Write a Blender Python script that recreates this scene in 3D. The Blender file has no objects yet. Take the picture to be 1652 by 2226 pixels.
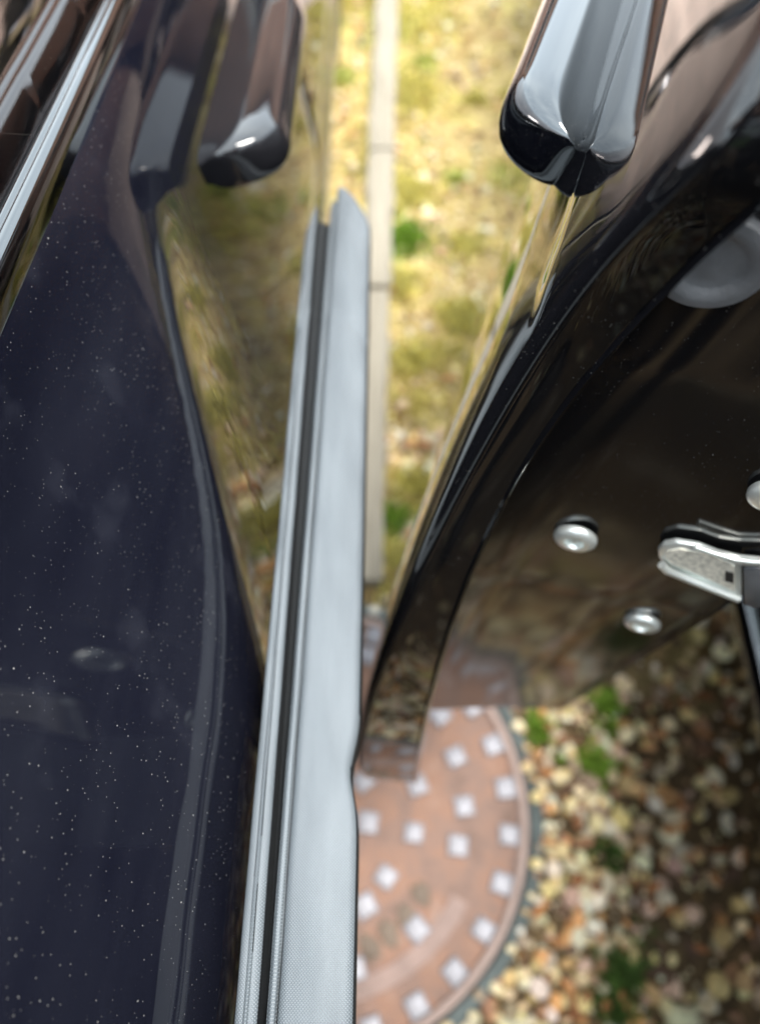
import bpy, bmesh, math, random
import numpy as np
from mathutils import Vector, Matrix
S = bpy.context.scene
random.seed(7); rng = np.random.default_rng(7)
R = math.radians

# ---------------------------------------------------------------- camera
H = 1.10                                  # camera height above the gravel
T = R(28)                                 # tilt forward from straight down
cam_d = bpy.data.cameras.new('camera'); cam = bpy.data.objects.new('camera', cam_d)
S.collection.objects.link(cam); S.camera = cam
cam.location = (0, 0, H); cam.rotation_euler = (T, 0, 0)
cam_d.sensor_fit = 'VERTICAL'; cam_d.sensor_height = 36; cam_d.lens = 26.68
cam_d.clip_start = 0.01; cam_d.clip_end = 400
cam_d.dof.use_dof = True; cam_d.dof.focus_distance = 0.235; cam_d.dof.aperture_fstop = 5.6

# ---------------------------------------------------------------- world, sun, exposure
SUN_EL, SUN_ROT = R(77), R(100)
w = bpy.data.worlds.new("World"); S.world = w; w.use_nodes = True
nt = w.node_tree; nt.nodes.clear()
out = nt.nodes.new('ShaderNodeOutputWorld'); bg = nt.nodes.new('ShaderNodeBackground')
sky = nt.nodes.new('ShaderNodeTexSky'); sky.sky_type = 'NISHITA'; sky.sun_disc = False
sky.sun_elevation = SUN_EL; sky.sun_rotation = SUN_ROT; sky.air_density = 1.0; sky.dust_density = 2.0
tc = nt.nodes.new('ShaderNodeTexCoord'); nz = nt.nodes.new('ShaderNodeTexNoise')
nz.inputs['Scale'].default_value = 2.2; nz.inputs['Detail'].default_value = 6
cr = nt.nodes.new('ShaderNodeValToRGB')
cr.color_ramp.elements[0].position = .30; cr.color_ramp.elements[0].color = (7.0, 8.2, 9.2, 1)
cr.color_ramp.elements[1].position = .70; cr.color_ramp.elements[1].color = (13, 14.2, 14.6, 1)
mx = nt.nodes.new('ShaderNodeMix'); mx.data_type = 'RGBA'; mx.inputs[0].default_value = .8
nt.links.new(tc.outputs['Generated'], nz.inputs['Vector']); nt.links.new(nz.outputs['Fac'], cr.inputs[0])
nt.links.new(sky.outputs[0], mx.inputs[6]); nt.links.new(cr.outputs[0], mx.inputs[7])
nt.links.new(mx.outputs[2], bg.inputs['Color']); bg.inputs['Strength'].default_value = .10
nt.links.new(bg.outputs[0], out.inputs[0])
sd = bpy.data.lights.new('sun', 'SUN'); sun = bpy.data.objects.new('sun', sd); S.collection.objects.link(sun)
sd.energy = 1.9; sd.angle = R(22); sd.color = (1, .95, .88)
az = SUN_ROT                               # sky rotation: 0 = +Y, clockwise
sdir = Vector((math.sin(az) * math.cos(SUN_EL), math.cos(az) * math.cos(SUN_EL), math.sin(SUN_EL)))
sun.rotation_euler = sdir.to_track_quat('Z', 'Y').to_euler(); sun.location = sdir * 20
S.view_settings.view_transform = 'Standard'; S.view_settings.look = 'None'
S.view_settings.gamma = 1; S.view_settings.exposure = 1.9; S.view_settings.use_curve_mapping = False
S.render.engine = 'CYCLES'; S.cycles.max_bounces = 10; S.cycles.glossy_bounces = 6
S.cycles.sample_clamp_indirect = 6

# ---------------------------------------------------------------- measuring helpers
CT, ST = math.cos(T), math.sin(T)
def at(x, y, d):
    """the point seen at x, y (on the photograph 1652 wide) that lies d below the camera"""
    X = (x - 826) / 1650; v = (1113 - y) / 1650
    r = (X, v * CT + ST, v * ST - CT); k = d / -r[2]
    return np.array([r[0] * k, r[1] * k, H - d])
def ground(x, y, z=0.0): return at(x, y, H - z)

# ---------------------------------------------------------------- object helpers
def link(o): S.collection.objects.link(o); return o
def tag(o, label=None, cat=None, group=None, kind=None):
    if label: o['label'] = label
    if cat: o['category'] = cat
    if group: o['group'] = group
    if kind: o['kind'] = kind
    return o
def mesh_obj(name, verts, faces, mat=None, parent=None, smooth=True, sharp=None):
    me = bpy.data.meshes.new(name)
    me.from_pydata([tuple(map(float, v)) for v in verts], [], [tuple(f) for f in faces])
    if mat: me.materials.append(mat)
    me.validate(); me.update()
    if smooth:
        me.polygons.foreach_set('use_smooth', [True] * len(me.polygons))
        if sharp:
            me.set_sharp_from_angle(angle=R(sharp))
    o = link(bpy.data.objects.new(name, me))
    if parent is not None: o.parent = parent
    return o
def bm_obj(name, bm, mat=None, parent=None, smooth=True, sharp=40):
    bmesh.ops.recalc_face_normals(bm, faces=bm.faces)
    me = bpy.data.meshes.new(name); bm.to_mesh(me); bm.free()
    if mat: me.materials.append(mat)
    if smooth:
        me.polygons.foreach_set('use_smooth', [True] * len(me.polygons)); me.set_sharp_from_angle(angle=R(sharp))
    o = link(bpy.data.objects.new(name, me))
    if parent is not None: o.parent = parent
    return o
def empty(name, loc=(0, 0, 0)):
    o = link(bpy.data.objects.new(name, None)); o.location = loc; o.empty_display_size = .1
    return o
def keep(child):                           # parent set while the vertices are in world space
    p = child.parent
    if p is not None and p.parent is None and p.type == 'EMPTY':
        child.matrix_parent_inverse = Matrix.Translation(-p.location)
    return child
def grid_faces(n, m, off=0, closed=False, flip=False):
    f = []
    for i in range(n - 1):
        for j in range(m if closed else m - 1):
            a, b = off + i * m + j, off + i * m + (j + 1) % m
            q = (a, b, b + m, a + m)
            f.append(q[::-1] if flip else q)
    return f
def grid_obj(name, P, mat, parent=None, thick=0, flip=False, sharp=None):
    P = np.asarray(P); n, m, _ = P.shape
    o = mesh_obj(name, P.reshape(-1, 3), grid_faces(n, m, flip=flip), mat, parent, sharp=sharp)
    if thick:
        s = o.modifiers.new('solid', 'SOLIDIFY'); s.thickness = thick; s.offset = -1
    return keep(o)
def box_bm(bm, lo, hi, bev=0, seg=2):
    r = bmesh.ops.create_cube(bm, size=1)
    lo, hi = Vector(lo), Vector(hi)
    for v in r['verts']: v.co = Vector([(lo[k] + hi[k]) / 2 + v.co[k] * (hi[k] - lo[k]) for k in range(3)])
    if bev:
        es = set(e for v in r['verts'] for e in v.link_edges)
        bmesh.ops.bevel(bm, geom=list(es), offset=bev, segments=seg, profile=.5, affect='EDGES')
def box(name, lo, hi, mat, parent=None, bev=0.0, seg=2):
    bm = bmesh.new(); box_bm(bm, lo, hi, bev, seg)
    return keep(bm_obj(name, bm, mat, parent))
def tube(name, pts, rad, mat, parent=None, seg=10, flat=1.0):
    pts = [Vector(p) for p in pts]; V = []; F = []
    for i, p in enumerate(pts):
        t = (pts[min(i + 1, len(pts) - 1)] - pts[max(i - 1, 0)]).normalized()
        a = t.cross(Vector((0, 0, 1)))
        if a.length < .1: a = t.cross(Vector((1, 0, 0)))
        a.normalize(); b = t.cross(a)
        r = rad[i] if hasattr(rad, '__len__') else rad
        for k in range(seg):
            q = 2 * math.pi * k / seg
            V.append(p + a * r * math.cos(q) + b * r * flat * math.sin(q))
    F = grid_faces(len(pts), seg, closed=True)
    F.append(tuple(range(seg))[::-1]); F.append(tuple((len(pts) - 1) * seg + k for k in range(seg)))
    return keep(mesh_obj(name, V, F, mat, parent, sharp=50))
def lathe(name, prof, mat, parent, M, seg=48):
    """profile (radius, height) turned about local z, then moved by matrix M"""
    V = []; n = len(prof)
    for r, h in prof:
        for k in range(seg):
            q = 2 * math.pi * k / seg; V.append(M @ Vector((r * math.cos(q), r * math.sin(q), h)))
    F = grid_faces(n, seg, closed=True)
    F.append(tuple((n - 1) * seg + k for k in range(seg)))
    return keep(mesh_obj(name, V, F, mat, parent, sharp=35))

# ---------------------------------------------------------------- materials
def mat(name):
    m = bpy.data.materials.new(name); m.use_nodes = True
    return m, m.node_tree, m.node_tree.nodes['Principled BSDF']
def N(nt, typ, **kw):
    n = nt.nodes.new(typ)
    for k, v in kw.items():
        if hasattr(n, k): setattr(n, k, v)
        else: n.inputs[k.replace('_', ' ')].default_value = v
    return n
def L(nt, a, b): nt.links.new(a, b)
def objco(nt, scale=None):
    g = N(nt, 'ShaderNodeNewGeometry').outputs['Position']
    if scale is None: return g
    m = N(nt, 'ShaderNodeMapping'); m.inputs['Scale'].default_value = scale; L(nt, g, m.inputs[0])
    return m.outputs[0]
def ramp(nt, src, stops):
    r = N(nt, 'ShaderNodeValToRGB'); e = r.color_ramp.elements
    while len(e) < len(stops): e.new(.5)
    for k, (p, c) in enumerate(stops):
        e[k].position = p; e[k].color = (c, c, c, 1) if not hasattr(c, '__len__') else (*c, 1)
    L(nt, src, r.inputs[0]); return r.outputs[0]
def math_(nt, op, a, b=None, clamp=False):
    n = N(nt, 'ShaderNodeMath', operation=op, use_clamp=clamp)
    for k, v in enumerate((a, b)):
        if v is None: continue
        if isinstance(v, (int, float)): n.inputs[k].default_value = v
        else: L(nt, v, n.inputs[k])
    return n.outputs[0]
def noise(nt, scale, detail=4, co=None, rough=.55):
    n = N(nt, 'ShaderNodeTexNoise'); n.inputs['Scale'].default_value = scale; n.inputs['Detail'].default_value = detail
    n.inputs['Roughness'].default_value = rough
    L(nt, co or objco(nt), n.inputs['Vector']); return n.outputs['Fac']
def specks(nt, scale, size, keepf, co):
    """small round dust grains: voronoi cells, only a share of them carrying a grain"""
    v = N(nt, 'ShaderNodeTexVoronoi'); v.inputs['Scale'].default_value = scale; L(nt, co, v.inputs['Vector'])
    sep = N(nt, 'ShaderNodeSeparateColor'); L(nt, v.outputs['Color'], sep.inputs[0])
    rad = math_(nt, 'MULTIPLY', math_(nt, 'POWER', sep.outputs[1], 2.5), size)
    rad = math_(nt, 'ADD', rad, size * .22)
    inside = math_(nt, 'LESS_THAN', v.outputs['Distance'], rad)
    pick = math_(nt, 'LESS_THAN', sep.outputs[0], keepf)
    return math_(nt, 'MULTIPLY', inside, pick)
def paint(name, base, dust, grains, smear=.0, cells=110, metal=0, ior=1.5):
    m, nt, p = mat(name)
    p.inputs['Base Color'].default_value = (*base, 1); p.inputs['Roughness'].default_value = .35
    p.inputs['Coat Weight'].default_value = 1; p.inputs['Coat Roughness'].default_value = .02
    p.inputs['Coat IOR'].default_value = ior; p.inputs['Specular IOR Level'].default_value = .0; p.inputs['Metallic'].default_value = metal
    if metal: p.inputs['Roughness'].default_value = .03
    if not grains: return m
    co = objco(nt)
    d = N(nt, 'ShaderNodeBsdfDiffuse'); d.inputs['Color'].default_value = (.42, .41, .42, 1)
    s1 = specks(nt, cells * 2.5, .065, .62, co); s2 = specks(nt, cells * 7.5, .17, .7, co)
    g = math_(nt, 'MAXIMUM', s1, math_(nt, 'MULTIPLY', s2, .6))
    patch = ramp(nt, noise(nt, 14, 3, co), [(.35, .25), (.6, 1.0)])
    g = math_(nt, 'MULTIPLY', g, patch)
    g = math_(nt, 'MULTIPLY', g, .45 * grains)
    # a thin film of dust, wiped into soft streaks and smudges
    n1 = noise(nt, 1.0, 5, objco(nt, (60, 7, 16)), .6)
    film = math_(nt, 'MULTIPLY', ramp(nt, n1, [(.35, .15), (.75, 1.0)]), dust)
    n2 = noise(nt, 28, 3, co)
    film = math_(nt, 'ADD', film, math_(nt, 'MULTIPLY', ramp(nt, n2, [(.62, 0.0), (.78, 1.0)]), smear))
    fac = math_(nt, 'MAXIMUM', g, film, True)
    d2 = N(nt, 'ShaderNodeMix', data_type='RGBA'); d2.inputs[6].default_value = (.17, .18, .225, 1); d2.inputs[7].default_value = (.55, .53, .50, 1)
    L(nt, math_(nt, 'GREATER_THAN', g, .05), d2.inputs[0]); L(nt, d2.outputs[2], d.inputs['Color'])
    mix = N(nt, 'ShaderNodeMixShader'); L(nt, fac, mix.inputs[0]); L(nt, p.outputs[0], mix.inputs[1]); L(nt, d.outputs[0], mix.inputs[2])
    L(nt, mix.outputs[0], nt.nodes['Material Output'].inputs[0])
    return m
def plain(name, col, rough=.5, metal=0, var=.0, scale=20, bump=0, bscale=200, coat=0):
    m, nt, p = mat(name)
    p.inputs['Base Color'].default_value = (*col, 1); p.inputs['Roughness'].default_value = rough
    p.inputs['Metallic'].default_value = metal; p.inputs['Coat Weight'].default_value = coat
    if var:
        mxx = N(nt, 'ShaderNodeMix', data_type='RGBA'); f = noise(nt, scale, 5)
        mxx.inputs[6].default_value = (*[c * (1 - var) for c in col], 1); mxx.inputs[7].default_value = (*[min(1, c * (1 + var)) for c in col], 1)
        L(nt, ramp(nt, f, [(.3, 0.), (.7, 1.)]), mxx.inputs[0]); L(nt, mxx.outputs[2], p.inputs['Base Color'])
    if bump:
        b = N(nt, 'ShaderNodeBump'); b.inputs['Strength'].default_value = bump; b.inputs['Distance'].default_value = .001
        L(nt, noise(nt, bscale, 3), b.inputs['Height']); L(nt, b.outputs[0], p.inputs['Normal'])
    return m

M_left = paint('dusty_blue_black_paint', (.0040, .0045, .0095), .045, 1.0, .05, 105, ior=1.5)
M_right = paint('clean_black_paint', (.003, .003, .0035), .004, .55, .0, 120, ior=1.62)
M_lhandle = paint('dark_handle_paint', (.012, .012, .014), .0, .0, .0, 120, ior=1.7)
M_jamb = paint('jamb_paint', (.003, .003, .0035), .003, .5, .0, 120, ior=1.6); M_jamb.node_tree.nodes['Principled BSDF'].inputs['Coat Roughness'].default_value = .10
M_glass = paint('tinted_glass', (.004, .004, .006), .012, .8, .02, 140)
def clear_glass():
    m, nt, p = mat('clear_glass'); t_ = N(nt, 'ShaderNodeBsdfTransparent'); t_.inputs[0].default_value = (.72, .76, .74, 1)
    g = N(nt, 'ShaderNodeBsdfGlossy'); g.inputs['Roughness'].default_value = .01; f = N(nt, 'ShaderNodeFresnel'); f.inputs[0].default_value = 1.5
    mix = N(nt, 'ShaderNodeMixShader'); L(nt, f.outputs[0], mix.inputs[0]); L(nt, t_.outputs[0], mix.inputs[1]); L(nt, g.outputs[0], mix.inputs[2]); L(nt, mix.outputs[0], nt.nodes['Material Output'].inputs[0]); return m
M_clear = clear_glass()
M_rubber = plain('black_rubber', (.012, .012, .013), .55, var=.3, scale=60)
M_gloss = paint('gloss_black_trim', (.075, .082, .088), .006, .35, .0, 190, metal=1)
M_mirrorglass = paint('reflective_tinted_glass', (.42, .37, .36), .012, .8, .02, 140, metal=1)
M_plastic = plain('grey_plastic', (.085, .088, .094), .5, var=.25, scale=70, bump=.3, bscale=900)
M_zinc = plain('zinc_steel', (.74, .77, .74), .33, metal=.7, var=.1, scale=80)
M_tyre = plain('tyre_rubber', (.02, .02, .02), .8)
M_alloy = plain('alloy', (.4, .4, .42), .3, metal=.9)
M_cloth = plain('seat_cloth', (.03, .03, .033), .9, var=.3, scale=200)
M_lamp = plain('lamp_glass', (.6, .6, .6), .08)
M_redlamp = plain('red_lamp_glass', (.35, .01, .01), .1)

def fabric():
    m, nt, p = mat('woven_grey_vinyl')
    p.inputs['Roughness'].default_value = .48
    mp = N(nt, 'ShaderNodeMapping'); mp.inputs['Rotation'].default_value = (0, 0, R(45))
    L(nt, N(nt, 'ShaderNodeNewGeometry').outputs['Position'], mp.inputs[0])
    w1 = N(nt, 'ShaderNodeTexWave', bands_direction='X'); w1.inputs['Scale'].default_value = 420
    w2 = N(nt, 'ShaderNodeTexWave', bands_direction='Y'); w2.inputs['Scale'].default_value = 420
    for q in (w1, w2): L(nt, mp.outputs[0], q.inputs[0]); q.inputs['Distortion'].default_value = .4; q.inputs['Detail'].default_value = 0
    h = math_(nt, 'MULTIPLY', w1.outputs['Fac'], w2.outputs['Fac'])
    mxx = N(nt, 'ShaderNodeMix', data_type='RGBA'); mxx.inputs[6].default_value = (.062, .074, .086, 1); mxx.inputs[7].default_value = (.205, .230, .248, 1)
    big = noise(nt, 1, 4, objco(nt, (90, 14, 60)))
    L(nt, math_(nt, 'ADD', math_(nt, 'MULTIPLY', h, .55), math_(nt, 'MULTIPLY', big, .6)), mxx.inputs[0]); L(nt, mxx.outputs[2], p.inputs['Base Color'])
    b = N(nt, 'ShaderNodeBump'); b.inputs['Strength'].default_value = .5; b.inputs['Distance'].default_value = .0004
    L(nt, h, b.inputs['Height']); L(nt, b.outputs[0], p.inputs['Normal'])
    return m
M_fabric = fabric()
M_web = plain('black_webbing', (.008, .010, .012), .7, bump=.5, bscale=1500)

def vcol_mat(name, rough, var=.25, scale=90, bump=.4):
    m, nt, p = mat(name); p.inputs['Roughness'].default_value = rough
    a = N(nt, 'ShaderNodeAttribute', attribute_name='tint')
    f = ramp(nt, noise(nt, scale, 5), [(.3, 1 - var), (.7, 1 + var)])
    mm = N(nt, 'ShaderNodeMix', data_type='RGBA', blend_type='MULTIPLY'); mm.inputs[0].default_value = 1
    L(nt, a.outputs['Color'], mm.inputs[6]); L(nt, f, mm.inputs[7]); L(nt, mm.outputs[2], p.inputs['Base Color'])
    b = N(nt, 'ShaderNodeBump'); b.inputs['Strength'].default_value = bump; b.inputs['Distance'].default_value = .002
    L(nt, noise(nt, 300, 4), b.inputs['Height']); L(nt, b.outputs[0], p.inputs['Normal'])
    return m
M_pebble = vcol_mat('pebbles', .75)
M_moss = vcol_mat('moss', .8, .2, 60, .1)

def soil():
    m, nt, p = mat('gritty_soil'); p.inputs['Roughness'].default_value = .9
    c = ramp(nt, noise(nt, 70, 8, rough=.7), [(.28, (.26, .20, .085)), (.44, (.42, .32, .14)), (.58, (.55, .42, .18)), (.75, (.68, .57, .32))])
    sx = N(nt, 'ShaderNodeSeparateXYZ'); L(nt, objco(nt), sx.inputs[0])
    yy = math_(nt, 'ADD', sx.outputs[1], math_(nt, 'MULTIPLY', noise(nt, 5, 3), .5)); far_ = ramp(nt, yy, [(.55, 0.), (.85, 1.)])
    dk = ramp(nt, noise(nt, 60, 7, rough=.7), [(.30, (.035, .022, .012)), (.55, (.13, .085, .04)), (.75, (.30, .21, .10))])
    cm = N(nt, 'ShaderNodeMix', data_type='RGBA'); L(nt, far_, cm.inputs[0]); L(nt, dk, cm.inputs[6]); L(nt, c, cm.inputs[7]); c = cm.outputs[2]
    g = math_(nt, 'MULTIPLY', far_, ramp(nt, noise(nt, 7, 4), [(.50, 0.), (.62, 1.)]))
    mm = N(nt, 'ShaderNodeMix', data_type='RGBA'); L(nt, math_(nt, 'MULTIPLY', g, .6), mm.inputs[0]); L(nt, c, mm.inputs[6])
    mm.inputs[7].default_value = (.52, .45, .13, 1); L(nt, mm.outputs[2], p.inputs['Base Color'])
    b = N(nt, 'ShaderNodeBump'); b.inputs['Strength'].default_value = .8; b.inputs['Distance'].default_value = .01
    L(nt, noise(nt, 120, 6), b.inputs['Height']); L(nt, b.outputs[0], p.inputs['Normal']); return m
def rust():
    m, nt, p = mat('rusty_iron'); p.inputs['Roughness'].default_value = .62; p.inputs['Metallic'].default_value = .1
    c = ramp(nt, noise(nt, 22, 7, rough=.65), [(.28, (.12, .070, .05)), (.45, (.22, .135, .105)), (.58, (.27, .145, .095)), (.72, (.33, .235, .20))])
    L(nt, c, p.inputs['Base Color'])
    b = N(nt, 'ShaderNodeBump'); b.inputs['Strength'].default_value = .4; b.inputs['Distance'].default_value = .002
    L(nt, noise(nt, 160, 5), b.inputs['Height']); L(nt, b.outputs[0], p.inputs['Normal']); return m
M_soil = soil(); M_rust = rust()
M_stud = plain('worn_stud_metal', (.30, .30, .335), .5, metal=.2, var=.18, scale=70, bump=.3, bscale=300)
M_ring = plain('grey_green_iron', (.11, .135, .135), .6, metal=.2, var=.4, scale=25, bump=.5)
M_pale = plain('worn_rim', (.29, .215, .19), .5, metal=.2, var=.2, scale=30)
M_mark = plain('dark_rusty_relief', (.17, .13, .10), .7, metal=.1, var=.3, scale=40)
def wood():
    m, nt, p = mat('weathered_board'); p.inputs['Roughness'].default_value = .8
    f = noise(nt, 1, 8, objco(nt, (180, 7, 60)), .65)
    L(nt, ramp(nt, f, [(.25, (.17, .15, .115)), (.55, (.34, .31, .25)), (.8, (.43, .40, .33))]), p.inputs['Base Color'])
    b = N(nt, 'ShaderNodeBump'); b.inputs['Strength'].default_value = .5; b.inputs['Distance'].default_value = .003
    L(nt, f, b.inputs['Height']); L(nt, b.outputs[0], p.inputs['Normal']); return m
M_wood = wood()
def brick_mat(name, c1, c2, mortar, bw, bh, rot=None):
    m, nt, p = mat(name); p.inputs['Roughness'].default_value = .85
    b = N(nt, 'ShaderNodeTexBrick'); b.inputs['Color1'].default_value = (*c1, 1); b.inputs['Color2'].default_value = (*c2, 1)
    b.inputs['Mortar'].default_value = (*mortar, 1); b.inputs['Scale'].default_value = 1
    b.inputs['Brick Width'].default_value = bw; b.inputs['Row Height'].default_value = bh; b.inputs['Mortar Size'].default_value = .006
    mp = N(nt, 'ShaderNodeMapping'); mp.inputs['Rotation'].default_value = rot or (0, 0, 0)
    L(nt, N(nt, 'ShaderNodeNewGeometry').outputs['Position'], mp.inputs[0]); L(nt, mp.outputs[0], b.inputs['Vector'])
    mm = N(nt, 'ShaderNodeMix', data_type='RGBA', blend_type='MULTIPLY'); mm.inputs[0].default_value = 1
    L(nt, b.outputs['Color'], mm.inputs[6]); L(nt, ramp(nt, noise(nt, 3, 6), [(.3, .75), (.7, 1.15)]), mm.inputs[7])
    L(nt, mm.outputs[2], p.inputs['Base Color']); return m
M_paving = brick_mat('pinkish_block_paving', (.54, .40, .33), (.48, .36, .30), (.38, .31, .26), .2, .1)
M_brick = brick_mat('red_brick', (.52, .27, .19), (.45, .22, .15), (.38, .34, .3), .225, .075, (R(90), 0, 0))
M_grass = plain('lawn', (.06, .12, .02), .9, var=.4, scale=6)
M_tile = plain('roof_tiles', (.13, .07, .055), .8, var=.3, scale=5)
M_white = plain('white_frame', (.78, .78, .76), .4)

# ================================================================ SETTING
def sheet(name, x0, x1, y0, y1, z, m):
    return tag(mesh_obj(name, [(x0, y0, z), (x1, y0, z), (x1, y1, z), (x0, y1, z)], [(0, 1, 2, 3)], m, smooth=False), kind='structure')
sheet('ground', -150, 150, -150, 150, -.030, M_grass)
sheet('driveway', -9, 9, 2.16, 6.3, .006, M_paving)
# gravel bed with gentle relief
nx, ny = 150, 150
xs = np.linspace(-4, 4, nx); ys = np.linspace(-3.5, 2.85, ny)
GX, GY = np.meshgrid(xs, ys)
GZ = -.010 + .0035 * np.sin(GX * 9 + 1.3 * np.sin(GY * 7)) + .0035 * np.cos(GY * 11 + np.sin(GX * 8))
MC = np.array([-.082, .125]); MR = .300     # manhole centre, outer radius
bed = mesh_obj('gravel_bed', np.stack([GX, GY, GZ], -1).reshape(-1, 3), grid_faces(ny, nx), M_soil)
tag(bed, kind='structure')

# ---- pebbles: one mass of real stones
def ico(sub):
    bm = bmesh.new(); bmesh.ops.create_icosphere(bm, subdivisions=sub, radius=1)
    V = np.array([v.co[:] for v in bm.verts]); F = np.array([[v.index for v in f.verts] for f in bm.faces]); bm.free()
    return V, F
IV, IF = ico(2)
PAL = np.array([(.76, .65, .42), (.84, .76, .56), (.68, .52, .28), (.55, .38, .19), (.80, .75, .66), (.58, .52, .42), (.62, .34, .15), (.45, .26, .16), (.86, .82, .72), (.36, .28, .20), (.72, .58, .28), (.60, .42, .34), (.78, .66, .44), (.66, .52, .32)])
PALY = np.array([(.76, .63, .30), (.80, .68, .38), (.70, .54, .22), (.62, .53, .18), (.82, .75, .58), (.72, .54, .28), (.58, .43, .18), (.74, .60, .42)])
BOARD_L = lambda Y: -.066 + .0277 * Y
def scatter(name, n, x0, x1, y0, y1, r0, r1, pal, seed, zf=.35):
    g = np.random.default_rng(seed)
    P = np.stack([g.uniform(x0, x1, n), g.uniform(y0, y1, n)], 1)
    ok = np.hypot(*(P - MC).T) > MR + .004
    bx = BOARD_L(P[:, 1]); ok &= ~((P[:, 0] > bx - .004) & (P[:, 0] < bx + .062) & (P[:, 1] > .43))
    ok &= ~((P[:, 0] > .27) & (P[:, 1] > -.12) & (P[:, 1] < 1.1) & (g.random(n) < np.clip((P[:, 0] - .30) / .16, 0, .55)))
    P = P[ok]; n = len(P)
    r = r0 + (r1 - r0) * g.power(.55, n)
    V = np.repeat(IV[None], n, 0)
    # knobbly stones: random low-frequency push along directions
    for _ in range(4):
        d = g.normal(size=(n, 3)); d /= np.linalg.norm(d, axis=1, keepdims=True)
        s = np.einsum('nvk,nk->nv', V, d); V = V * (1 + g.uniform(-.22, .16, n)[:, None, None] * np.maximum(s, 0)[..., None] ** 2)
    V = V * np.stack([r, r * g.uniform(.6, .95, n), r * g.uniform(.4, .7, n)], 1)[:, None]
    a = g.uniform(0, 2 * math.pi, n); tx = g.normal(0, .35, n)
    y = V[..., 1] * np.cos(tx)[:, None] - V[..., 2] * np.sin(tx)[:, None]; z = V[..., 1] * np.sin(tx)[:, None] + V[..., 2] * np.cos(tx)[:, None]
    x = V[..., 0]; X = x * np.cos(a)[:, None] - y * np.sin(a)[:, None]; Y = x * np.sin(a)[:, None] + y * np.cos(a)[:, None]
    W = np.stack([X + P[:, :1], Y + P[:, 1:], z - .010 + (r * zf + g.uniform(0, .008, n))[:, None]], -1)
    F = (IF[None] + (np.arange(n) * len(IV))[:, None, None]).reshape(-1, 3)
    me = bpy.data.meshes.new(name); me.vertices.add(n * len(IV)); me.vertices.foreach_set('co', W.ravel().astype(np.float32))
    me.loops.add(F.size); me.loops.foreach_set('vertex_index', F.ravel().astype(np.int32))
    me.polygons.add(len(F)); me.polygons.foreach_set('loop_start', np.arange(0, F.size, 3, dtype=np.int32))
    me.update(); me.polygons.foreach_set('use_smooth', np.ones(len(F), bool))
    c = np.array([1.0, .98, .89]) * pal[g.integers(0, len(pal), n)] * g.uniform(.75, 1.12, (n, 1)) * g.uniform(.93, 1.07, (n, 3))
    C4 = np.concatenate([np.repeat(c, len(IV), 0), np.ones((n * len(IV), 1))], 1)
    at_ = me.color_attributes.new('tint', 'FLOAT_COLOR', 'POINT'); at_.data.foreach_set('color', C4.ravel().astype(np.float32))
    me.materials.append(M_pebble)
    return tag(link(bpy.data.objects.new(name, me)), kind='stuff')
IV, IF = ico(2)
scatter('gravel', 7500, -.45, .95, -.45, .75, .005, .0165, PAL, 11)
IV, IF = ico(1)
scatter('fine_gravel', 12000, -.6, 1.25, -.5, 1.3, .0025, .008, PAL, 12)
scatter('yellow_gravel', 14000, -1.0, 1.3, .45, 2.75, .003, .012, PALY, 13)
def rim_grit():
    g = np.random.default_rng(21); P = []
    for _ in range(46):
        a = g.uniform(-1.5, 1.2) if g.random() < .8 else g.uniform(0, 6.28); P.append((MC[0] + (MR - g.uniform(-.004, .012)) * math.cos(a), MC[1] + (MR - g.uniform(-.004, .012)) * math.sin(a)))
    V = []; F = []; C = []
    for (x, y) in P:
        r = g.uniform(.003, .008); k = len(V); c = PAL[g.integers(0, len(PAL))]
        for v in IV42: V.append((x + v[0] * r * 1.2, y + v[1] * r, .016 + v[2] * r * .6)); C.append((*c, 1))
        F += [tuple(int(q) + k for q in f) for f in IF42]
    me = bpy.data.meshes.new('rim_grit'); me.from_pydata(V, [], F); me.update(); a_ = me.color_attributes.new('tint', 'FLOAT_COLOR', 'POINT'); a_.data.foreach_set('color', np.array(C, np.float32).ravel())
    me.polygons.foreach_set('use_smooth', [True] * len(me.polygons)); me.materials.append(M_pebble); tag(link(bpy.data.objects.new('rim_grit', me)), kind='stuff')
IV42, IF42 = ico(2); rim_grit()
scatter('pebble_spread', 7000, -3.0, 3.0, -3.0, 2.7, .008, .018, PAL, 14)

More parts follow.
